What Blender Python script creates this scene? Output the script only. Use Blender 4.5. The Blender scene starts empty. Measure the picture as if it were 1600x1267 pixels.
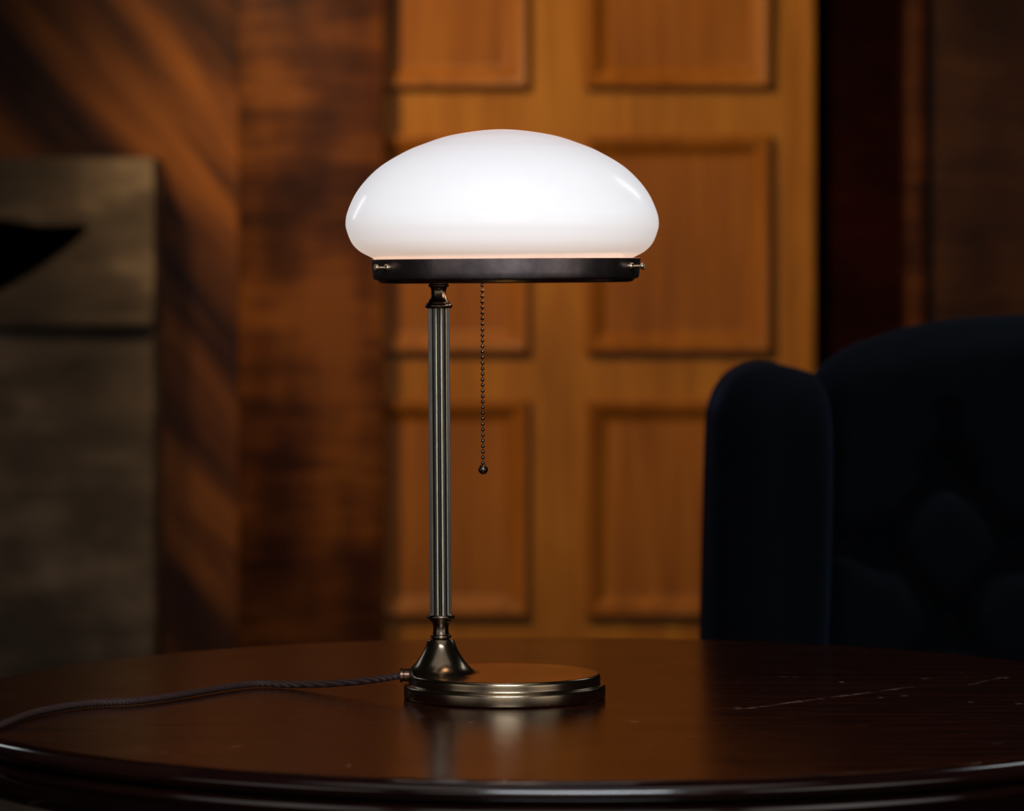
import bpy, bmesh, math, random
from math import pi, sin, cos, sqrt, exp, asin
from mathutils import Vector, Matrix
random.seed(7)
C = bpy.context.scene.collection
S = bpy.context.scene
S.view_settings.view_transform = 'Standard'
S.view_settings.look = 'None'

TZ = 0.75                 # table top height
CAMZ = TZ + 0.3405
F = 5856.0                # focal length in pixels of the 1600 px wide frame

# ------------------------------------------------------------------ helpers
def tag(o, label=None, cat=None, group=None, kind=None):
    if label: o['label'] = label
    if cat: o['category'] = cat
    if group: o['group'] = group
    if kind: o['kind'] = kind
    return o

def empty(name, loc, label, cat):
    o = bpy.data.objects.new(name, None); C.objects.link(o)
    o.location = loc; o.empty_display_size = 0.05
    return tag(o, label, cat)

def obj(name, bm, mat, parent=None, smooth=True, loc=None, angle=40):
    me = bpy.data.meshes.new(name)
    bmesh.ops.remove_doubles(bm, verts=bm.verts, dist=1e-6)
    bmesh.ops.recalc_face_normals(bm, faces=bm.faces)
    bm.to_mesh(me); bm.free()
    mats = mat if isinstance(mat, (list, tuple)) else [mat]
    for m in mats: me.materials.append(m)
    if smooth:
        for p in me.polygons: p.use_smooth = True
        try: me.set_sharp_from_angle(angle=math.radians(angle))
        except Exception: pass
    o = bpy.data.objects.new(name, me); C.objects.link(o)
    if parent: o.parent = parent
    if loc: o.location = loc
    return o

def lathe(bm, prof, seg=64, M=None, closed=False):
    """prof: list of (r, z); revolve about Z."""
    rings = []
    for r, z in prof:
        if r < 1e-6:
            v = bm.verts.new((0, 0, z)); rings.append([v]*seg)
        else:
            rings.append([bm.verts.new((r*cos(2*pi*i/seg), r*sin(2*pi*i/seg), z)) for i in range(seg)])
    pairs = list(zip(rings[:-1], rings[1:]))
    if closed: pairs.append((rings[-1], rings[0]))
    for a, b in pairs:
        for i in range(seg):
            j = (i+1) % seg
            vs = []
            for v in (a[i], a[j], b[j], b[i]):
                if v not in vs: vs.append(v)
            if len(vs) >= 3:
                try: bm.faces.new(vs)
                except ValueError: pass
    if M is not None:
        done = set()
        for ring in rings:
            for v in ring:
                if v not in done:
                    v.co = M @ v.co; done.add(v)
    return rings

def spline(pts, n):
    """Catmull-Rom through pts (tuples)."""
    P = [Vector(p) for p in pts]
    P = [2*P[0]-P[1]] + P + [2*P[-1]-P[-2]]
    out = []
    for k in range(1, len(P)-2):
        for i in range(n):
            t = i/n
            a, b, c, d = P[k-1], P[k], P[k+1], P[k+2]
            out.append(0.5*((2*b)+(c-a)*t+(2*a-5*b+4*c-d)*t*t+(3*b-a-3*c+d)*t**3))
    out.append(P[-2])
    return out

def tube(bm, pts, r, seg=12, cap=True):
    pts = [Vector(p) for p in pts]
    n = len(pts); rings = []
    up = Vector((0, 0, 1))
    for i, p in enumerate(pts):
        t = (pts[min(i+1, n-1)]-pts[max(i-1, 0)]).normalized()
        ref = up if abs(t.dot(up)) < 0.95 else Vector((0, 1, 0))
        if i and abs(t.dot(up)) >= 0.9:
            ref = prev
        s = t.cross(ref).normalized(); u = s.cross(t).normalized(); prev = u
        rings.append([bm.verts.new(p + r*(cos(2*pi*k/seg)*s + sin(2*pi*k/seg)*u)) for k in range(seg)])
    for a, b in zip(rings[:-1], rings[1:]):
        for k in range(seg):
            bm.faces.new((a[k], a[(k+1) % seg], b[(k+1) % seg], b[k]))
    if cap:
        bm.faces.new(rings[0]); bm.faces.new(rings[-1])

def box(bm, x0, x1, y0, y1, z0, z1, bevel=0, seg=2):
    vs = [bm.verts.new((x, y, z)) for x in (x0, x1) for y in (y0, y1) for z in (z0, z1)]
    fs = [bm.faces.new([vs[i] for i in f]) for f in
          ((0, 1, 3, 2), (4, 6, 7, 5), (0, 4, 5, 1), (2, 3, 7, 6), (0, 2, 6, 4), (1, 5, 7, 3))]
    if bevel:
        es = list({e for f in fs for e in f.edges})
        bmesh.ops.bevel(bm, geom=es, offset=bevel, segments=seg, profile=0.5, affect='EDGES')

def ball(bm, c, r, u=20, v=12, sx=1, sy=1, sz=1):
    bmesh.ops.create_uvsphere(bm, u_segments=u, v_segments=v, radius=r,
        matrix=Matrix.Translation(c) @ Matrix.Diagonal((sx, sy, sz, 1)))

# ------------------------------------------------------------------ materials
def nt(name):
    m = bpy.data.materials.new(name); m.use_nodes = True
    n = m.node_tree.nodes; l = m.node_tree.links
    return m, n, l, n['Principled BSDF']

def ramp(n, stops):
    r = n.new('ShaderNodeValToRGB')
    e = r.color_ramp.elements
    e[0].position, e[0].color = stops[0][0], (*stops[0][1], 1)
    e[1].position, e[1].color = stops[-1][0], (*stops[-1][1], 1)
    for p, c in stops[1:-1]:
        x = e.new(p); x.color = (*c, 1)
    return r

def coords(n, l, scale, rot=(0, 0, 0), loc=(0, 0, 0), inp=None):
    tc = n.new('ShaderNodeTexCoord'); mp = n.new('ShaderNodeMapping')
    l.new(tc.outputs['Object'], mp.inputs['Vector'])
    mp.inputs['Scale'].default_value = scale
    if any(rot):
        m0 = n.new('ShaderNodeMapping'); m0.inputs['Rotation'].default_value = rot
        l.new(tc.outputs['Object'], m0.inputs['Vector']); l.new(m0.outputs['Vector'], mp.inputs['Vector'])
    return mp.outputs['Vector']

def noise(n, l, vec, scale, detail=4, rough=0.55, dist=0.0):
    t = n.new('ShaderNodeTexNoise')
    t.inputs['Scale'].default_value = scale; t.inputs['Detail'].default_value = detail
    t.inputs['Roughness'].default_value = rough; t.inputs['Distortion'].default_value = dist
    l.new(vec, t.inputs['Vector'])
    return t.outputs['Fac']

def math_node(n, l, op, a, b=None):
    t = n.new('ShaderNodeMath'); t.operation = op
    for i, v in enumerate((a, b)):
        if v is None: continue
        if isinstance(v, (int, float)): t.inputs[i].default_value = v
        else: l.new(v, t.inputs[i])
    return t.outputs[0]

def mix_rgb(n, l, fac, a, b, mode='MIX'):
    t = n.new('ShaderNodeMix'); t.data_type = 'RGBA'; t.blend_type = mode
    for i, v in ((0, fac), (6, a), (7, b)):
        if isinstance(v, (int, float)): t.inputs[i].default_value = v
        elif isinstance(v, tuple): t.inputs[i].default_value = (*v, 1)
        else: l.new(v, t.inputs[i])
    return t.outputs[2]

def bump(n, l, b, h, strength, dist=0.001):
    t = n.new('ShaderNodeBump'); t.inputs['Strength'].default_value = strength
    t.inputs['Distance'].default_value = dist
    l.new(h, t.inputs['Height']); l.new(t.outputs['Normal'], b.inputs['Normal'])

def wood(name, dark, mid, light, scale, rot=(0, 0, 0), rough=0.4, big=(3, 3, 3), bigamt=0.6, spec=0.15, dist=0.6, fine=1.0, coat=0):
    m, n, l, b = nt(name)
    v = coords(n, l, scale, rot)
    f1 = noise(n, l, v, 1.0, 5, 0.6, dist)
    v2 = coords(n, l, tuple(s*4*fine for s in scale), rot)
    f2 = noise(n, l, v2, 1.0, 3, 0.5, 0.2)
    v3 = coords(n, l, big, rot)
    f3 = noise(n, l, v3, 1.0, 2, 0.5)
    a = math_node(n, l, 'MULTIPLY', f1, 0.65)
    s = math_node(n, l, 'ADD', a, math_node(n, l, 'MULTIPLY', f2, 0.35))
    s = math_node(n, l, 'ADD', s, math_node(n, l, 'MULTIPLY', math_node(n, l, 'SUBTRACT', f3, 0.5), bigamt))
    r = ramp(n, [(0.30, dark), (0.5, mid), (0.70, light)])
    l.new(s, r.inputs['Fac']); l.new(r.outputs['Color'], b.inputs['Base Color'])
    b.inputs['Roughness'].default_value = rough
    b.inputs['Specular IOR Level'].default_value = spec
    b.inputs['Coat Weight'].default_value = coat
    b.inputs['Coat Roughness'].default_value = 0.12
    return m

def metal(name, dark, light, rough=0.25, rvar=0.12, nscale=30, bias=0.0, stretch=(1, 1, 1)):
    m, n, l, b = nt(name)
    v = coords(n, l, stretch)
    f = noise(n, l, v, nscale, 5, 0.65, 0.4)
    r = ramp(n, [(0.38-bias, dark), (0.68-bias, light)])
    l.new(f, r.inputs['Fac']); l.new(r.outputs['Color'], b.inputs['Base Color'])
    b.inputs['Metallic'].default_value = 1
    f2 = noise(n, l, v, nscale*3.1, 4, 0.6)
    rr = math_node(n, l, 'ADD', math_node(n, l, 'MULTIPLY', f2, rvar), rough-rvar*0.5)
    l.new(rr, b.inputs['Roughness'])
    return m

M_bronze = metal('aged_bronze', (0.36, 0.28, 0.20), (0.56, 0.43, 0.275), 0.22, 0.05, 14)
M_gun = metal('dark_bronze', (0.28, 0.225, 0.235), (0.44, 0.36, 0.36), 0.36, 0.12, 60)
M_collar = metal('brown_bronze', (0.22, 0.165, 0.13), (0.36, 0.265, 0.19), 0.24, 0.08, 60)
M_brass = metal('rubbed_brass', (0.85, 0.72, 0.48), (1.0, 0.90, 0.66), 0.42, 0.08, 80)
M_flute = metal('flute_dark', (0.11, 0.11, 0.125), (0.21, 0.20, 0.20), 0.22, 0.08, 60, stretch=(1, 1, .1))
M_nickel = metal('old_brass_screw', (0.45, 0.37, 0.25), (0.70, 0.60, 0.44), 0.25, 0.08, 200)
M_copper = metal('brown_copper', (0.16, 0.09, 0.065), (0.30, 0.17, 0.12), 0.32, 0.08, 90)
M_chain = metal('chain_bronze', (0.16, 0.11, 0.08), (0.30, 0.20, 0.13), 0.26, 0.06, 120)

# opal glass
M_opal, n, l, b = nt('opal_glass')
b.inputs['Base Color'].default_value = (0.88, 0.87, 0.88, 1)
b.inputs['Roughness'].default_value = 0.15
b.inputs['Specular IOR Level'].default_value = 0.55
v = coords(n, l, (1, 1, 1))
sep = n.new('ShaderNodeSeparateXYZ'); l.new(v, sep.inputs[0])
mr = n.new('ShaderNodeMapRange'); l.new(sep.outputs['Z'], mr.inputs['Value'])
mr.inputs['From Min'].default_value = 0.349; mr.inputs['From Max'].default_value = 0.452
r = ramp(n, [(0.0, (1.0, 0.62, 0.40)), (0.05, (1.0, 0.76, 0.62)), (0.18, (0.98, 0.86, 0.81)), (0.40, (0.98, 0.95, 0.97)), (0.78, (0.97, 0.94, 0.97)), (1.0, (0.93, 0.80, 0.80))])  # bulb light in the glass painted by height, peach towards the bottom
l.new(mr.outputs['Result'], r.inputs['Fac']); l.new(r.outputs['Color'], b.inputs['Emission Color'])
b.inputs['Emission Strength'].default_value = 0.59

M_bulb, n, l, b = nt('bulb_glass')
b.inputs['Base Color'].default_value = (1, .9, .75, 1)
b.inputs['Emission Color'].default_value = (1.0, 0.62, 0.28, 1)
b.inputs['Emission Strength'].default_value = 5

# braided textile cord
M_cord, n, l, b = nt('brown_braided_textile')
v = coords(n, l, (1, 1, 1))
w = n.new('ShaderNodeTexWave'); w.wave_type = 'BANDS'; w.bands_direction = 'DIAGONAL'
w.inputs['Scale'].default_value = 150; w.inputs['Distortion'].default_value = 0.4
l.new(v, w.inputs['Vector'])
r = ramp(n, [(0.2, (0.022, 0.009, 0.008)), (0.8, (0.085, 0.040, 0.034))])
l.new(w.outputs['Fac'], r.inputs['Fac']); l.new(r.outputs['Color'], b.inputs['Base Color'])
b.inputs['Roughness'].default_value = 0.7
bump(n, l, b, w.outputs['Fac'], 0.6, 0.0006)

# table top: dark glossy mahogany with fine grain, specks and scratches
TC = (0.0414, 3.0); TR = 0.4955
def on_top(px, py):
    d = F*(CAMZ-TZ)/(py-425)
    return ((px-800)*d/F - TC[0], d - TC[1])
SCRATCH = [(1140, 1110, 1215, 1101, .0035, .5), (1195, 1103, 1300, 1089, .0040, .7), (1285, 1091, 1375, 1080, .0045, .5), (1365, 1081, 1440, 1071, .0035, .35),
           (1210, 1057, 1255, 1058, .004, .45), (1425, 1061, 1475, 1059, .004, .5), (1510, 1071, 1548, 1062, .003, .5), (1545, 1063, 1575, 1056, .003, .3),
           (1309, 1066, 1321, 1066, .006, .9), (1370, 1090, 1384, 1090, .005, .6), (1408, 1088, 1424, 1086, .005, .7), (1510, 1097, 1524, 1097, .004, .7),
           (1585, 1100, 1600, 1099, .004, .8), (1566, 1059, 1578, 1059, .005, .7), (1388, 1076, 1402, 1078, .004, .7), (973, 1126, 1002, 1128, .003, .8),
           (960, 1102, 968, 1102, .003, .5), (1488, 1202, 1536, 1190, .0025, .7), (360, 1167, 382, 1164, .003, .5), (538, 1197, 550, 1195, .003, .6),
           (728, 1129, 742, 1128, .003, .5), (650, 1119, 664, 1119, .003, .4), (784, 1219, 792, 1219, .003, 1.0), (408, 1206, 418, 1206, .003, .7), (1146, 1105, 1160, 1107, .004, .5)]
def table_mat():
    m, n, l, b = nt('worn_mahogany_top')
    v = coords(n, l, (6, 70, 20))
    f1 = noise(n, l, v, 1.0, 5, 0.6, 0.5)
    f2 = noise(n, l, coords(n, l, (20, 420, 60)), 1.0, 3, 0.6)
    s = math_node(n, l, 'ADD', math_node(n, l, 'MULTIPLY', f1, 0.6), math_node(n, l, 'MULTIPLY', f2, 0.4))
    r = ramp(n, [(0.36, (0.008, 0.0016, 0.0009)), (0.50, (0.036, 0.0075, 0.0028)), (0.64, (0.066, 0.0145, 0.0045))])
    l.new(s, r.inputs['Fac'])
    # pale specks
    f3 = noise(n, l, coords(n, l, (60, 160, 60)), 1.0, 2, 0.5)
    sp = n.new('ShaderNodeMapRange'); l.new(f3, sp.inputs['Value'])
    sp.inputs['From Min'].default_value = 0.69; sp.inputs['From Max'].default_value = 0.76
    col = mix_rgb(n, l, math_node(n, l, 'MULTIPLY', sp.outputs['Result'], 0.55), r.outputs['Color'], (0.30, 0.20, 0.15))
    # long scratches and chips in the varnish, each an ellipse on the surface
    brk = noise(n, l, coords(n, l, (130, 130, 1)), 1.0, 3)
    bk = n.new('ShaderNodeMapRange'); l.new(brk, bk.inputs['Value'])
    bk.inputs['From Min'].default_value = 0.38; bk.inputs['From Max'].default_value = 0.58
    tot = None
    tc = n.new('ShaderNodeTexCoord')
    for x0, y0, x1, y1, w, amt in SCRATCH:
        a, c = on_top(x0, y0), on_top(x1, y1)
        mp = n.new('ShaderNodeMapping'); mp.vector_type = 'TEXTURE'
        mp.inputs['Location'].default_value = ((a[0]+c[0])/2, (a[1]+c[1])/2, TZ)
        mp.inputs['Rotation'].default_value = (0, 0, math.atan2(c[1]-a[1], c[0]-a[0]))
        mp.inputs['Scale'].default_value = (math.hypot(c[0]-a[0], c[1]-a[1])/2, w, 0.01)
        l.new(tc.outputs['Object'], mp.inputs['Vector'])
        g = n.new('ShaderNodeTexGradient'); g.gradient_type = 'SPHERICAL'
        l.new(mp.outputs['Vector'], g.inputs['Vector'])
        k = math_node(n, l, 'MULTIPLY', g.outputs['Fac'], amt*2.2)
        tot = k if tot is None else math_node(n, l, 'MAXIMUM', tot, k)
    tot = math_node(n, l, 'MINIMUM', math_node(n, l, 'MULTIPLY', tot, bk.outputs['Result']), 1.0)
    col = mix_rgb(n, l, tot, col, (0.42, 0.27, 0.20))
    l.new(col, b.inputs['Base Color'])
    rg = noise(n, l, coords(n, l, (12, 12, 12)), 1.0, 4, 0.6)
    rgh = math_node(n, l, 'ADD', math_node(n, l, 'MULTIPLY', rg, 0.12), 0.09)
    l.new(math_node(n, l, 'ADD', rgh, math_node(n, l, 'MULTIPLY', f2, 0.12)), b.inputs['Roughness'])
    b.inputs['Specular IOR Level'].default_value = 0.30
    b.inputs['Specular Tint'].default_value = (1.0, 0.72, 0.55, 1)
    bump(n, l, b, f2, 0.16, 0.0005)
    return m
M_top = table_mat()
M_edge = wood('mahogany_edge', (0.006, 0.0018, 0.0016), (0.013, 0.0035, 0.003), (0.024, 0.007, 0.005), (8, 8, 60), rough=0.12, spec=0.7, coat=1.0)
M_door = wood('honey_oak_door', (0.20, 0.068, 0.008), (0.30, 0.108, 0.013), (0.40, 0.165, 0.024), (26, 26, 2.0), rough=0.42, big=(1.6, 1, 1.6), bigamt=0.5)
M_panel = wood('amber_oak_panel', (0.17, 0.052, 0.007), (0.24, 0.075, 0.010), (0.32, 0.110, 0.016), (30, 30, 2.0), rough=0.42, big=(1.6, 1, 1.6), bigamt=0.6)
M_diag = wood('diagonal_veneer', (0.020, 0.005, 0.0018), (0.105, 0.030, 0.006), (0.26, 0.080, 0.012), (1.2, 4, 12), rot=(0, math.radians(-50), 0), rough=0.42, big=(0.8, 1, 5.5), bigamt=1.1)
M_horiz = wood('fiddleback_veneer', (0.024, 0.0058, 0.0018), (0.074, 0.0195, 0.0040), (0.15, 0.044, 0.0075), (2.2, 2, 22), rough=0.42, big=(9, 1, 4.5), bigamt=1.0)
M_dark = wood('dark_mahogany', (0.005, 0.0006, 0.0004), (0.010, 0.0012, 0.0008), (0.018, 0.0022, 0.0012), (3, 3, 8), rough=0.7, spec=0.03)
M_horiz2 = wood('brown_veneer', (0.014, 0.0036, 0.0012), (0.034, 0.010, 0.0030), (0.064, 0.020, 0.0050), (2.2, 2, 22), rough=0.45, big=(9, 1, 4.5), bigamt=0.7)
M_floor = wood('floorboards', (0.010, 0.004, 0.002), (0.03, 0.012, 0.005), (0.05, 0.02, 0.009), (3, 25, 3), rough=0.35)
M_leg = wood('dark_turned_wood', (0.006, 0.002, 0.0015), (0.014, 0.004, 0.003), (0.024, 0.008, 0.005), (20, 20, 4), rough=0.3)

def stone_mat():
    m, n, l, b = nt('weathered_stone')
    v = coords(n, l, (1, 1, 1))
    f = noise(n, l, v, 5.0, 6, 0.62, 0.3); g = noise(n, l, coords(n, l, (3.5, 3, 14)), 1.0, 4)
    s = math_node(n, l, 'ADD', math_node(n, l, 'MULTIPLY', f, 0.5), math_node(n, l, 'MULTIPLY', g, 0.5))
    r = ramp(n, [(0.32, (0.030, 0.018, 0.010)), (0.5, (0.095, 0.061, 0.037)), (0.62, (0.24, 0.160, 0.100))])
    l.new(s, r.inputs['Fac']); l.new(r.outputs['Color'], b.inputs['Base Color'])
    b.inputs['Roughness'].default_value = 0.85
    bump(n, l, b, f, 0.35, 0.01)
    return m
M_stone = stone_mat()
M_recess, n, l, b = nt('dark_recess_stone')  # near-black stone for the back of the notch
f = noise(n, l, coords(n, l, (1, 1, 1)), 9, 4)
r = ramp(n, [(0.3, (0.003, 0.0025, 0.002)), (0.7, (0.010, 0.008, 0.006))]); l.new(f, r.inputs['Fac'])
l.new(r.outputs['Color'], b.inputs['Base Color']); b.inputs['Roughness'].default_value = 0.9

def velvet(name, c0, c1):
    m, n, l, b = nt(name)
    f = noise(n, l, coords(n, l, (1, 1, 1)), 14, 5, 0.6)
    r = ramp(n, [(0.3, c0), (0.7, c1)]); l.new(f, r.inputs['Fac'])
    l.new(r.outputs['Color'], b.inputs['Base Color'])
    b.inputs['Roughness'].default_value = 0.9
    b.inputs['Specular IOR Level'].default_value = 0.1
    b.inputs['Sheen Weight'].default_value = 0.03
    b.inputs['Sheen Roughness'].default_value = 0.4
    b.inputs['Sheen Tint'].default_value = (0.25, 0.45, 0.85, 1)
    return m
M_velvet = velvet('navy_velvet', (0.0008, 0.0012, 0.0021), (0.0020, 0.0029, 0.0050))

# ------------------------------------------------------------------ room shell
WALLD = 6.095
def plane_box(name, x0, x1, y0, y1, z0, z1, m, bevel=0, parent=None):
    bm = bmesh.new(); box(bm, x0, x1, y0, y1, z0, z1, bevel)
    o = obj(name, bm, m, parent, smooth=bool(bevel))
    if not parent: tag(o, kind='structure')
    return o
plane_box('floor', -2.6, 2.6, -1.2, 6.6, -0.05, 0.0, M_floor)
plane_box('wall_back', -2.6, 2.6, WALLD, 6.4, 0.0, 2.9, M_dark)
trim = plane_box('trim_1', -2.0, -0.440, 6.035, WALLD, 0.0, 2.9, M_diag)
tag(trim, 'wall panel veneered in diagonal grain brown wood behind the stone fireplace')
trim = plane_box('trim_2', -0.4395, -0.2060, 6.02, WALLD, 0.0, 2.9, M_horiz, 0.004)
tag(trim, 'reddish brown pilaster with horizontal wavy grain left of the panelled door')
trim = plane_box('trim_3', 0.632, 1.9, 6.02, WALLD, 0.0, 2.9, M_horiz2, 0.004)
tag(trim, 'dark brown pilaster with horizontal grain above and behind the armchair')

trim = plane_box('trim_4', 0.6325, 0.662, 6.004, 6.0195, 0.0, 2.9, M_horiz, 0.005)  # light on the pilaster's side face put into a lighter wood strip
tag(trim, 'thin strip coloured lighter for the light on the left edge of the dark right pilaster')
# panelled door: slab with stiles and rails, raised mouldings around each panel
DY = 6.075
def wx(px, d=DY): return (px-800)*d/F
def wz(py, d=DY): return CAMZ-(py-425)*d/F
door = bpy.data.objects.new('door_1', None); C.objects.link(door)
door.location = (0, DY, 0); tag(door, 'honey brown wooden door with rows of moulded rectangular panels', kind='structure')
xL0, xL1 = wx(537), wx(826)
xR0, xR1 = wx(914), wx(1204)
rows = [(wz(y1), wz(y0)) for y0, y1 in ((-613, -275), (-201, 138), (211, 551), (624, 963), (1037, 1375))]
zb, zt = 0.02, rows[0][1]+0.10
dx0, dx1 = wx(468), wx(1272)
bm = bmesh.new()
# stiles and rails (back slab is 4 cm)
T = 0.014
box(bm, dx0, xL0, 0, T, zb, zt); box(bm, xL1, xR0, 0, T, zb, zt); box(bm, xR1, dx1, 0, T, zb, zt)
zs = sorted(rows)
edges = [zb] + [z for r_ in zs for z in r_] + [zt]
for a, b_ in ((xL0, xL1), (xR0, xR1)):
    for k in range(0, len(edges), 2):
        box(bm, a, b_, 0, T, edges[k], edges[k+1])
obj('stile_and_rail_frame', bm, M_door, door, smooth=False)
def panel(x0, x1, z0, z1):
    bm = bmesh.new()
    prof = [(0, 0.012), (0.0003, -0.010), (0.0025, -0.0155), (0.006, -0.0165), (0.012, -0.0145), (0.021, -0.008), (0.030, -0.002), (0.034, 0.0), (0.042, 0.0)]
    loops = []
    for i, y in prof:
        loops.append([bm.verts.new(c) for c in ((x0+i, y, z0+i), (x1-i, y, z0+i), (x1-i, y, z1-i), (x0+i, y, z1-i))])
    for a, b_ in zip(loops[:-1], loops[1:]):
        for k in range(4):
            bm.faces.new((a[k], a[(k+1) % 4], b_[(k+1) % 4], b_[k]))
    bm.faces.new(loops[-1])
    obj('panel', bm, M_panel, door, angle=30)
for r_ in rows:
    panel(xL0, xL1, *r_); panel(xR0, xR1, *r_)
# lighter edge strip (door lining) on the right of the door
bm = bmesh.new(); box(bm, wx(1254), wx(1273), -0.012, 0.0, zb, zt, 0.004)
obj('edge_bead', bm, M_door, door)

# ------------------------------------------------------------------ stone fireplace surround
FD = 5.88
fx = lambda px: (px-800)*FD/F
fz = lambda py: CAMZ-(py-425)*FD/F
fire = empty('fireplace_surround', (fx(0), FD, 0), 'grey weathered stone fireplace surround at the far left by the diagonal panelling', 'fireplace')
ox = fx(0)
bm = bmesh.new()
box(bm, -0.55, fx(240)-ox, 0.0, 0.155, 0.0, fz(512), 0.006)
obj('pier', bm, M_stone, fire)
bm = bmesh.new()
box(bm, -0.55, fx(243)-ox, -0.028, 0.155, fz(511.5), fz(489), 0.010)
obj('ledge', bm, M_stone, fire)
bm = bmesh.new()
pl = [(-600, 246), (240, 246), (240, 488.5), (-90, 488.5), (0, 456), (60, 420), (110, 384), (140, 356), (128, 351), (60, 352), (-600, 352)]
fr, bk = [], []
for px, py in pl:
    fr.append(bm.verts.new((fx(px)-ox, 0, fz(py)))); bk.append(bm.verts.new((fx(px)-ox, 0.155, fz(py))))
bm.faces.new(fr); bm.faces.new(bk[::-1])
for k in range(len(pl)):
    j = (k+1) % len(pl); bm.faces.new((fr[k], fr[j], bk[j], bk[k]))
bmesh.ops.triangulate(bm, faces=[f for f in bm.faces if len(f.verts) > 4])
obj('lintel', bm, M_stone, fire, angle=25)
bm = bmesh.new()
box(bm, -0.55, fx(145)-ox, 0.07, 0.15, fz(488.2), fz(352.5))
obj('recess_back', bm, M_recess, fire, smooth=False)

# ------------------------------------------------------------------ round table
table = empty('round_table', (TC[0], TC[1], 0), 'round dark mahogany table with a moulded edge and worn glossy top', 'table')
bm = bmesh.new()
q = 0.4905
prof = [(0, TZ), (0.1, TZ), (0.2, TZ), (0.3, TZ), (0.4, TZ), (0.46, TZ), (q-0.0002, TZ)]
lathe(bm, prof + [(q-0.0001, TZ-0.0005), (q-0.0001, TZ-0.03), (0, TZ-0.03)], 160)
obj('tabletop', bm, M_top, table)
bm = bmesh.new()
TR = 0.5025
prof = [(q, TZ-0.004), (q, TZ-0.0006)]
for k in range(0, 19):                      # rolled bead
    a = math.radians(88 - k*10)
    prof.append((q+0.0125*cos(a), TZ-0.0081+0.0075*sin(a)))
prof += [(TR-0.009, TZ-0.0162), (TR-0.006, TZ-0.0172), (TR-0.002, TZ-0.0176), (TR+0.0002, TZ-0.0190), (TR+0.0003, TZ-0.0210)]
for p in spline([(TR+0.0005, TZ-0.0215), (TR-0.003, TZ-0.028), (TR-0.011, TZ-0.034), (TR-0.017, TZ-0.040)], 5): prof.append((p[0], p[1]))
prof += [(TR-0.017, TZ-0.046), (TR-0.035, TZ-0.048), (TR-0.06, TZ-0.048), (TR-0.06, TZ-0.031), (q, TZ-0.031)]
lathe(bm, prof, 200, closed=True)
obj('edge_moulding', bm, M_edge, table, angle=50)
bm = bmesh.new()
pp = [(0.0, TZ-0.031), (0.16, TZ-0.031), (0.16, TZ-0.05), (0.06, TZ-0.07), (0.05, TZ-0.12), (0.045, TZ-0.2), (0.06, TZ-0.28), (0.085, TZ-0.36), (0.09, TZ-0.42), (0.07, TZ-0.47), (0.055, TZ-0.50), (0.075, TZ-0.53), (0.085, 0.17), (0.08, 0.12), (0, 0.12)]
lathe(bm, pp, 48)
obj('pedestal', bm, M_leg, table)
for k in range(4):
    bm = bmesh.new()
    a = pi/4 + k*pi/2
    pts = spline([(0.06*cos(a), 0.06*sin(a), 0.17), (0.18*cos(a), 0.18*sin(a), 0.15), (0.28*cos(a), 0.28*sin(a), 0.07), (0.35*cos(a), 0.35*sin(a), 0.0285)], 6)
    tube(bm, pts, 0.027, 12)
    obj('foot', bm, M_leg, table)
# ------------------------------------------------------------------ desk lamp
U = 1/1952.0
LX, LY = (788.5-800)*U, 3.0
lamp = empty('desk_lamp', (LX, LY, TZ+0.0003), 'bronze desk lamp with white domed opal glass shade and fluted column on the table', 'lamp')
SX = -0.0510             # column axis, left of the foot's centre
# foot: disc with a stepped rim; the flared socle rises near its left edge
R1, R0 = 0.0766, 0.0807
ZT = 0.0195
fl = spline([(0.0104, 0.0462), (0.0112, 0.0435), (0.0128, 0.0395), (0.0158, 0.0340), (0.0195, 0.0285), (0.0240, 0.0238), (0.0290, 0.0207), (0.0345, ZT)], 10)
def flare(r):
    if r >= fl[-1][0]: return ZT
    for a, b_ in zip(fl[:-1], fl[1:]):
        if a[0] <= r <= b_[0]:
            t = (r-a[0])/max(1e-9, b_[0]-a[0]); return a[1]+t*(b_[1]-a[1])
    return fl[0][1]
bm = bmesh.new()
NS, NR = 180, 60
cols = []
rr = 0.0022
for i in range(NS):
    th = 2*pi*i/NS
    dx, dy = cos(th), sin(th)
    bq = SX*dx
    Rr = R1
    Lr = -bq + sqrt(bq*bq - (SX*SX - Rr*Rr))
    col = []
    r0 = 0.0104
    col.append((SX+0.0075*dx, 0.0075*dy, 0.0466))
    col.append((SX+0.0098*dx, 0.0098*dy, 0.0466))
    for k in range(NR+1):
        t = k/NR
        t = t*0.55 + 0.45*(1-(1-t)**2.2) if True else t
        r_ = r0 + (Lr-r0)*t
        z = flare(r_)
        x, y = SX+r_*dx, r_*dy
        e = Rr - sqrt(x*x+y*y)
        if e < rr: z -= (rr - sqrt(max(0, rr*rr-(rr-max(e, 0))**2)))
        col.append((x, y, z))
    ex, ey, ez = col[-1]
    n_ = Vector((ex, ey, 0)).normalized()
    zz = ez
    for k in range(1, 5): col.append((ex, ey, zz + (0.0118-zz)*k/4))
    # cove then lower plinth
    for rad, z in ((R1+0.0006, 0.0112), (R1+0.0016, 0.0110), (R0-0.0016, 0.0109), (R0-0.0006, 0.0103), (R0-0.0001, 0.0092), (R0, 0.0080), (R0, 0.0016), (R0-0.0004, 0.0004), (R0-0.0012, 0.0), (R0*0.6, 0.0)):
        col.append((n_.x*rad, n_.y*rad, z))
    cols.append([bm.verts.new(c) for c in col])
for i in range(NS):
    a, b_ = cols[i], cols[(i+1) % NS]
    for k in range(len(a)-1):
        bm.faces.new((a[k], b_[k], b_[k+1], a[k+1]))
bm.faces.new([c[0] for c in cols]); bm.faces.new([c[-1] for c in cols])
obj('base', bm, M_bronze, lamp, angle=45)

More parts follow.
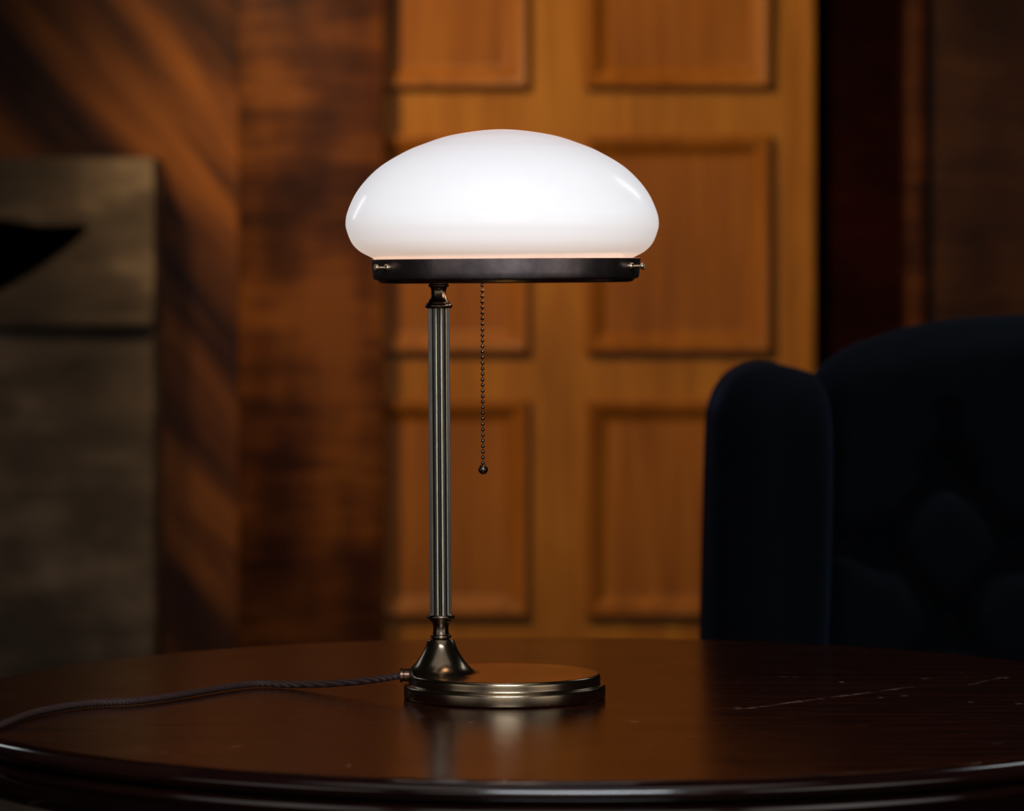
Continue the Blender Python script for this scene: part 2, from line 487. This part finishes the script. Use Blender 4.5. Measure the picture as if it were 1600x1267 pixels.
# everything above the socle leans a touch to the left
TILT = Matrix.Translation((SX, 0, 0.046)) @ Matrix.Rotation(-0.0065, 4, 'Y') @ Matrix.Translation((-SX, 0, -0.046))
ST = TILT @ Matrix.Translation((SX, 0, 0))
def torus_prof(R, a, zc, k0=-90, k1=90, n_=10):
    return [(R-a+a*cos(math.radians(k0+(k1-k0)*i/n_)), zc+a*sin(math.radians(k0+(k1-k0)*i/n_))) for i in range(n_+1)]
# lower collar
bm = bmesh.new()
prof = [(0.0, 0.0468), (0.0070, 0.0468)]
prof += torus_prof(0.0084, 0.0017, 0.0486)
prof += [(0.0066, 0.0504)]
prof += [(p[0], p[1]) for p in spline([(0.0066, 0.0506), (0.0061, 0.0535), (0.0062, 0.0565), (0.0070, 0.0595), (0.0080, 0.0610)], 6)]
prof += [(0.0086, 0.0612), (0.0087, 0.0619), (0.0090, 0.0624)]
prof += torus_prof(0.0110, 0.0019, 0.0644)
prof += [(0.0, 0.0664)]
lathe(bm, prof, 64, ST)
obj('lower_collar', bm, M_collar, lamp, angle=50)
# fluted column: 12 flutes with narrow fillets
bm = bmesh.new()
Rc = 0.0087
NF, per = 12, 14
angs = []
for f_ in range(NF):
    base = math.radians(-90 + 15 + 30*f_)
    fw = math.radians(8.5)          # fillet width
    for k in range(3): angs.append((base-fw/2+fw*k/2, Rc+(0.00018 if k == 1 else 0), 1))
    for k in range(1, per):
        t = k/per
        angs.append((base+fw/2+(math.radians(30)-fw)*t, Rc-0.0021*sin(pi*t)**0.7, 0))
z0, z1 = 0.0658, 0.3112
nz = 24
grid = []
for k in range(nz+1):
    t = k/nz
    z = z0+(z1-z0)*t
    grid.append([bm.verts.new(ST @ Vector((r_*cos(a), r_*sin(a), z))) for a, r_, _ in angs])
n_ = len(angs)
for k in range(nz):
    for i in range(n_):
        j = (i+1) % n_
        f_ = bm.faces.new((grid[k][i], grid[k][j], grid[k+1][j], grid[k+1][i]))
        f_.material_index = 1 if (angs[i][2] and angs[j][2]) else 0
bm.faces.new(grid[0]); bm.faces.new(grid[-1])
obj('fluted_column', bm, [M_flute, M_brass], lamp, angle=25)
# upper collar
bm = bmesh.new()
prof = [(0.0, 0.3108)]
prof += torus_prof(0.0110, 0.0021, 0.3132)
prof += [(0.0090, 0.3155), (0.0088, 0.3160)]
prof += [(p[0], p[1]) for p in spline([(0.0085, 0.3162), (0.0067, 0.3195), (0.0060, 0.3235), (0.0062, 0.3265), (0.0070, 0.3282)], 6)]
prof += torus_prof(0.0083, 0.0011, 0.3294)
prof += [(0.0078, 0.3308), (0.0078, 0.3345), (0, 0.3345)]
lathe(bm, prof, 64, ST)
obj('upper_collar', bm, M_collar, lamp, angle=50)
# shade holder: ring with a stepped lower lip and a cross bar to the column
RX = 0.0030
RG = TILT @ Matrix.Translation((RX, 0, 0))
bm = bmesh.new()
prof = [(0.1070, 0.3505), (0.1077, 0.3502), (0.1073, 0.3450), (0.1068, 0.3400), (0.1064, 0.3362), (0.1060, 0.3350), (0.1050, 0.3344), (0.1035, 0.3342), (0.1026, 0.3336), (0.1018, 0.3324), (0.1000, 0.3315), (0.0975, 0.3312), (0.0920, 0.3312), (0.0920, 0.3322), (0.0990, 0.3324), (0.1010, 0.3345), (0.1045, 0.3360), (0.1062, 0.3420), (0.1068, 0.3500)]
lathe(bm, prof, 160, RG, closed=True)
for f_ in bm.faces:
    if (TILT.inverted() @ f_.calc_center_median()).z < 0.3339: f_.material_index = 1
obj('shade_holder', bm, [M_gun, M_bronze], lamp, angle=40)
bm = bmesh.new()
lathe(bm, [(0.0925, 0.3313), (0.0925, 0.3321), (0.032, 0.3321), (0.030, 0.3317), (0.032, 0.3313)], 96, RG, closed=True)
obj('holder_plate', bm, M_gun, lamp, angle=40)
bm = bmesh.new()
box(bm, -0.0935, 0.0935, -0.0070, 0.0070, 0.3322, 0.3344, 0.0006)
bmesh.ops.transform(bm, matrix=RG, verts=bm.verts)
obj('holder_arm', bm, M_gun, lamp)
holder = bpy.data.objects['shade_holder']
# thumb screws on the ring
def screw(az):
    bm = bmesh.new()
    lathe(bm, [(0, -0.002), (0.0028, -0.002), (0.0031, 0.0005), (0.0029, 0.0018), (0.0022, 0.0026), (0.0011, 0.0028), (0.0011, 0.0088), (0.0023, 0.0090), (0.0027, 0.0094), (0.0027, 0.0112), (0.0024, 0.0116), (0.0019, 0.0116), (0.0017, 0.0106), (0, 0.0106)], 24)
    a = math.radians(-90+az)
    M = RG @ Matrix.Translation((0.1072*cos(a), 0.1072*sin(a), 0.3437)) @ Matrix.Rotation(a, 4, 'Z') @ Matrix.Rotation(pi/2, 4, 'Y')
    bmesh.ops.transform(bm, matrix=M, verts=bm.verts)
    o = obj('thumb_screw', bm, M_nickel, holder); o['label'] = 'small pale brass thumb screw'
screw(-60.0); screw(66.5)
# opal glass shade
GX = (785-790.3)*U + RX
GL = Matrix.Translation((TILT @ Vector((GX, 0, 0.39))) - Vector((0, 0, 0.39)))
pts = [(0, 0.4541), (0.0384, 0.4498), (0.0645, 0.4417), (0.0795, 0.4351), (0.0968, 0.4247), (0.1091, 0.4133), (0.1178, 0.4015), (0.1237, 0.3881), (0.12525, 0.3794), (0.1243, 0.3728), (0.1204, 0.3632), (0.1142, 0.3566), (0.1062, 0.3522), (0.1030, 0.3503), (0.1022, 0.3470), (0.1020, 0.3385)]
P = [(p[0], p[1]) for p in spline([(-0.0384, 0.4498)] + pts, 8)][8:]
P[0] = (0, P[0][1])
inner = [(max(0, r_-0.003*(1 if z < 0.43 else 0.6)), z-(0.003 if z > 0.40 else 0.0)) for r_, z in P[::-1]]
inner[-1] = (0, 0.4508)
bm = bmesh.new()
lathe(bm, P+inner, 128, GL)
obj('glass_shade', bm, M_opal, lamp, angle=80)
# socket and bulb inside
bm = bmesh.new()
lathe(bm, [(0, 0.3345), (0.012, 0.3345), (0.014, 0.337), (0.014, 0.356), (0.011, 0.360), (0, 0.360)], 32, RG @ Matrix.Translation((0.0, 0, 0)))
obj('bulb_socket', bm, M_collar, lamp)
bm = bmesh.new()
lathe(bm, [(0, 0.361), (0.0095, 0.3615), (0.011, 0.368), (0.017, 0.378), (0.0215, 0.388), (0.022, 0.395), (0.018, 0.404), (0.010, 0.4095), (0, 0.411)], 32, RG)
obj('light_bulb', bm, M_bulb, lamp)
# pull chain of beads with a ball end
bm = bmesh.new()
cx = (753.5-788.5)*U
zt_ = 0.3405-(446-425)*U
for k in range(33):
    z = zt_-k*8.68*U
    ball(bm, (cx+0.0006*k/33, 0, z), 0.00158, 14, 10)
tube(bm, [(cx, 0, 0.3335), (cx+0.0006, 0, zt_-33*8.68*U-0.001)], 0.00045, 8)
chain = obj('pull_chain', bm, M_chain, lamp, angle=60)
bm = bmesh.new()
ball(bm, (cx+0.0007, 0, 0.3405-(734-425)*U), 0.0039, 32, 20)
obj('pull_ball', bm, M_chain, chain, angle=60)
# cord grip and braided cord
GZ = 0.0175
bm = bmesh.new()
nk = 40
M = Matrix.Translation((-R1+0.0055, 0, GZ)) @ Matrix.Rotation(-pi/2, 4, 'Y')
lathe(bm, [(0, 0), (0.0052, 0), (0.0052, 0.0090), (0.0046, 0.0094), (0.0046, 0.0100), (0.0056, 0.0103), (0.0057, 0.0112), (0.0057, 0.0122), (0.0050, 0.0126), (0.0032, 0.0126), (0.0030, 0.011), (0, 0.011)], nk, M)
for v_ in bm.verts:                 # knurling
    pass
obj('cord_grip', bm, M_copper, lamp, angle=30)
def cp(px, py, d_=None, z=None):
    """point on the cord; either lying on the table or at a given depth"""
    if d_ is None:
        d_ = F*(CAMZ-TZ-0.0031)/(py-425)
    return ((px-800)*d_/F-LX, d_-LY, CAMZ-(py-425)*d_/F-TZ)
path = [(-R1-0.0040, 0, GZ), cp(610, 1058.5, 3.002), cp(585, 1062.5, 3.008), cp(545, 1067, 3.025), cp(500, 1069.5, 3.045), cp(450, 1070.0), cp(400, 1068.5), cp(350, 1074.5), cp(300, 1083), cp(250, 1091), cp(200, 1096.5), cp(150, 1098.5), cp(100, 1104.5), cp(50, 1115), cp(0, 1134)]
e0 = Vector(path[-1])
ctr = Vector((TC[0]-LX, TC[1]-LY, 0))
out = (Vector((e0.x, e0.y, 0))-ctr).normalized()
def edge(r_, z, turn=0.0):
    o2 = Matrix.Rotation(turn, 3, 'Z') @ out
    return tuple(ctr + o2*r_ + Vector((0, 0, z)))
path += [edge(0.490, 0.0034, 0.05), edge(0.5005, 0.0018, 0.06), edge(0.5072, -0.0060, 0.07), edge(0.5090, -0.02, 0.08), edge(0.507, -0.10, 0.09), edge(0.503, -0.40, 0.10), edge(0.51, -0.69, 0.11), edge(0.54, -0.742, 0.12), edge(0.62, -0.7465, 0.16), edge(0.9, -0.7465, 0.0)]
bm = bmesh.new()
tube(bm, spline(path, 14), 0.0028, 14)
obj('power_cord', bm, M_cord, lamp, angle=80)

# ------------------------------------------------------------------ armchair
AX, AY = 0.588, 3.76
chair = empty('armchair', (AX, AY, 0), 'dark navy velvet armchair with button tufted back and padded wings behind the table', 'armchair')
def rowz(z): return 0.09 + 0.14*(z-0.8)
buttons = []
for z, us in ((0.885, [-0.207+0.0690+0.138*k for k in range(3)]), (0.806, [-0.207+0.138*k for k in range(4)]), (0.728, [-0.138+0.138*k for k in range(3)]), (0.650, [-0.207+0.138*k for k in range(4)])):
    for u in us: buttons.append((u, z))
segs = []
for i, a in enumerate(buttons):
    for b_ in buttons[i+1:]:
        if abs(abs(a[0]-b_[0])-0.069) < 0.01 and abs(abs(a[1]-b_[1])-0.078) < 0.01: segs.append((a, b_))
for u, z in buttons:
    if abs(u) > 0.2: segs.append(((u, z), (0.285*(1 if u > 0 else -1), z+0.012)))
    if abs(z-0.885) < .001: segs.append(((u, z), (u, 0.945)))
def sdist(p, a, b_):
    ax, az = a; bx, bz = b_; dx, dz = bx-ax, bz-az
    t = max(0, min(1, ((p[0]-ax)*dx+(p[1]-az)*dz)/(dx*dx+dz*dz)))
    return math.hypot(p[0]-ax-t*dx, p[1]-az-t*dz)
def tuft(u, z):
    d = 0
    for b_ in buttons:
        q2 = ((u-b_[0])**2+(z-b_[1])**2)
        if q2 < 0.006: d += 0.034*exp(-q2/(2*0.015**2))
    m = min((sdist((u, z), *s) for s in segs), default=1)
    d += 0.015*exp(-(m/0.011)**2)
    return d
HW = 0.272
def topz(u):
    T_ = [(0, 1.0485), (0.047, 1.0465), (0.1147, 1.0422), (0.145, 1.0382), (0.174, 1.0323), (0.2, 1.0245), (0.2195, 1.0181), (0.240, 1.0085), (0.258, 0.9955), (0.273, 0.975)]
    a = abs(u)
    for p, q_ in zip(T_[:-1], T_[1:]):
        if a <= q_[0]:
            return p[1]+(q_[1]-p[1])*(a-p[0])/(q_[0]-p[0])
    return T_[-1][1]
NU, NV = 120, 110
bm = bmesh.new()
loops = []
TH = 0.15
for i in range(NU+1):
    s = -1+2*i/NU
    u = HW*(sin(s*pi/2)*0.35+s*0.65)
    tz_ = topz(u)
    side = 0.040*max(0, (abs(u)/HW-0.86)/0.14)**2
    ra = 0.045
    lp = []
    for k in range(NV+1):
        z = 0.42+(tz_-ra-0.42)*k/NV
        y = rowz(z)+side - 0.025*(1-(abs(u)/HW)**2) + tuft(u, z)
        lp.append((u, y, z))
    lp = [(u+0.020*(tz_-z)/0.6*(1 if u > 0 else -1)*(abs(u)/HW)**4, y, z) for u, y, z in lp]
    u = lp[-1][0]
    yb = rowz(tz_)+TH
    yf = lp[-1][1]
    for k in range(1, 13):
        a = pi*k/13
        yc, hw = (yf+yb)/2, (yb-yf)/2
        lp.append((u, yc-hw*cos(a), tz_-ra+ra*sin(a)))
    for k in range(0, 9):
        z = tz_-ra+(0.42-(tz_-ra))*k/8
        lp.append((u+0.020*(tz_-ra-z)/0.6*(1 if u > 0 else -1)*(abs(u)/HW)**4, rowz(z)+TH-side*0.5, z))
    loops.append([bm.verts.new(c) for c in lp])
m_ = len(loops[0])
for a, b_ in zip(loops[:-1], loops[1:]):
    for k in range(m_):
        bm.faces.new((a[k], b_[k], b_[(k+1) % m_], a[(k+1) % m_]))
bm.faces.new(loops[0]); bm.faces.new(loops[-1])
back = obj('backrest', bm, M_velvet, chair, angle=80)
for u, z in buttons:
    if z < 0.70: continue
    bm = bmesh.new()
    ball(bm, (u, rowz(z)-0.025*(1-(u/HW)**2)+0.040, z), 0.012, 16, 10, 1, 0.5, 1)
    obj('button', bm, M_velvet, back)

def wing(sgn):
    """padded upright wing, outline rounded over its top, lofted front to back"""
    sec = spline([(-0.396, 0.44), (-0.394, 0.60), (-0.392, 0.72), (-0.388, 0.86), (-0.3855, 0.930), (-0.3825, 0.952), (-0.374, 0.972), (-0.361, 0.987), (-0.343, 0.9955), (-0.322, 0.9970), (-0.300, 0.992), (-0.279, 0.983), (-0.266, 0.94), (-0.268, 0.80), (-0.274, 0.65), (-0.277, 0.44)], 4)
    cxm, czm = -0.334, 0.72
    bm = bmesh.new(); L = []
    N = 24
    for k in range(N+1):
        t = k/N
        y = -0.07+0.31*t
        e = 1.0
        g = min(t, 1-t)*0.31
        ins = 0.0
        if g < 0.075: ins = 0.045*(1-sqrt(max(0, 1-((0.075-g)/0.075)**2)))
        kx = (0.057-ins)/0.057; kz = (0.28-ins)/0.28
        L.append([bm.verts.new((sgn*-(cxm+(p[0]-cxm)*kx), y + 0.10*(p[1]-0.8), czm+(p[1]-czm)*kz)) for p in sec])
    for a, b_ in zip(L[:-1], L[1:]):
        for i in range(len(sec)):
            j = (i+1) % len(sec)
            bm.faces.new((a[i], a[j], b_[j], b_[i]))
    bm.faces.new(L[0]); bm.faces.new(L[-1])
    obj('wing', bm, M_velvet, chair, angle=60)
wing(-1); wing(1)
for sgn in (-1, 1):
    bm = bmesh.new()
    xa, xb = sorted((sgn*0.40, sgn*0.29))
    box(bm, xa, xb, -0.36, 0.02, 0.16, 0.60, 0.04, 4)
    obj('arm', bm, M_velvet, chair, angle=60)
bm = bmesh.new(); box(bm, -0.288, 0.288, -0.36, 0.13, 0.30, 0.46, 0.035, 4)
obj('seat_cushion', bm, M_velvet, chair, angle=60)
bm = bmesh.new(); box(bm, -0.288, 0.288, -0.34, 0.24, 0.15, 0.298, 0.01, 2)
obj('seat_frame', bm, M_velvet, chair, angle=60)
for x, y in ((-0.33, -0.30), (0.33, -0.30), (-0.25, 0.20), (0.25, 0.20)):
    bm = bmesh.new()
    lathe(bm, [(0, 0.0), (0.014, 0.0), (0.018, 0.05), (0.026, 0.158), (0, 0.158)], 20, Matrix.Translation((x, y, 0)))
    obj('leg', bm, M_leg, chair)

# ------------------------------------------------------------------ lights
def look(o, tgt):
    d = Vector(tgt)-o.location
    o.rotation_euler = d.to_track_quat('-Z', 'Y').to_euler()
def area(name, loc, tgt, sx, sy, e, col):
    L = bpy.data.lights.new(name, 'AREA'); L.shape = 'RECTANGLE'; L.size = sx; L.size_y = sy
    L.energy = e; L.color = col
    o = bpy.data.objects.new(name, L); C.objects.link(o); o.location = loc; look(o, tgt); return o
def spot(name, loc, tgt, e, col, ang, blend=1.0, rad=0.1):
    L = bpy.data.lights.new(name, 'SPOT'); L.energy = e; L.color = col
    L.spot_size = math.radians(ang); L.spot_blend = blend; L.shadow_soft_size = rad
    o = bpy.data.objects.new(name, L); C.objects.link(o); o.location = loc; look(o, tgt); return o
lc = (LX, LY, TZ+0.3)
area('softbox_front', (0.10, 1.1, 1.84), (0.0, 2.75, TZ+0.16), 1.0, 0.45, 2.5, (0.86, 0.93, 1.0)).data.spread = math.radians(62)
area('ceiling_bounce', (0.0, 1.7, 2.85), (0.0, 1.75, 0.0), 2.4, 2.0, 2.4, (1.0, 0.95, 0.90)).data.spread = math.radians(120)
area('fill_behind', (0.0, -1.1, 1.3), lc, 3.6, 1.3, 1.9, (1.0, 0.965, 0.92)).data.spread = math.radians(80)  # added fill panel behind the camera for the metal to reflect
area('fill_left', (-2.2, 0.9, 1.15), lc, 2.0, 1.2, 0.35, (1.0, 0.965, 0.91)).data.spread = math.radians(60)  # added side fill, brightens reflections on the base and column
area('fill_right', (2.2, 0.9, 1.15), lc, 2.0, 1.2, 0.6, (1.0, 0.965, 0.91)).data.spread = math.radians(60)  # added fill opposite the left one, for the same metal reflections
area('softbox_left', (-1.2, 4.3, 1.5), lc, 0.15, 0.5, 0.45, (0.95, 0.97, 1.0))
area('softbox_right', (1.1, 4.2, 1.95), lc, 0.22, 0.5, 0.6, (0.92, 0.96, 1.0))
spot('spot_door', (-0.95, 4.55, 2.40), (0.12, 6.07, 1.22), 185, (1.0, 0.74, 0.38), 50, 1.0, 0.10)
spot('spot_panelling', (0.1, 4.2, 2.5), (-0.40, 6.0, 1.02), 42, (1.0, 0.76, 0.52), 33, 1.0, 0.12)
spot('spot_chair', (0.60, 3.76, 2.7), (0.58, 3.84, 0.9), 42, (0.75, 0.88, 1.0), 34, 0.9, 0.06)
B = bpy.data.lights.new('bulb_light', 'POINT'); B.energy = 0.7; B.color = (1.0, 0.60, 0.28); B.shadow_soft_size = 0.018
o = bpy.data.objects.new('bulb_light', B); C.objects.link(o); o.location = (LX+0.003, LY, TZ+0.4155)

W = bpy.data.worlds.new('dim_room'); S.world = W; W.use_nodes = True
bg = W.node_tree.nodes['Background']; bg.inputs[0].default_value = (1.0, 0.85, 0.7, 1); bg.inputs[1].default_value = 0.004

# ------------------------------------------------------------------ camera
cam = bpy.data.cameras.new('camera'); co = bpy.data.objects.new('camera', cam); C.objects.link(co)
co.location = (0, 0, CAMZ); co.rotation_euler = (pi/2, 0, 0)
cam.sensor_width = 36; cam.lens = 36*F/1600
cam.shift_y = -(633.5-425)/1600
cam.clip_start = 0.05
cam.dof.use_dof = True; cam.dof.focus_distance = 2.97
cam.dof.aperture_fstop = (cam.lens/1000)/0.023
S.camera = co
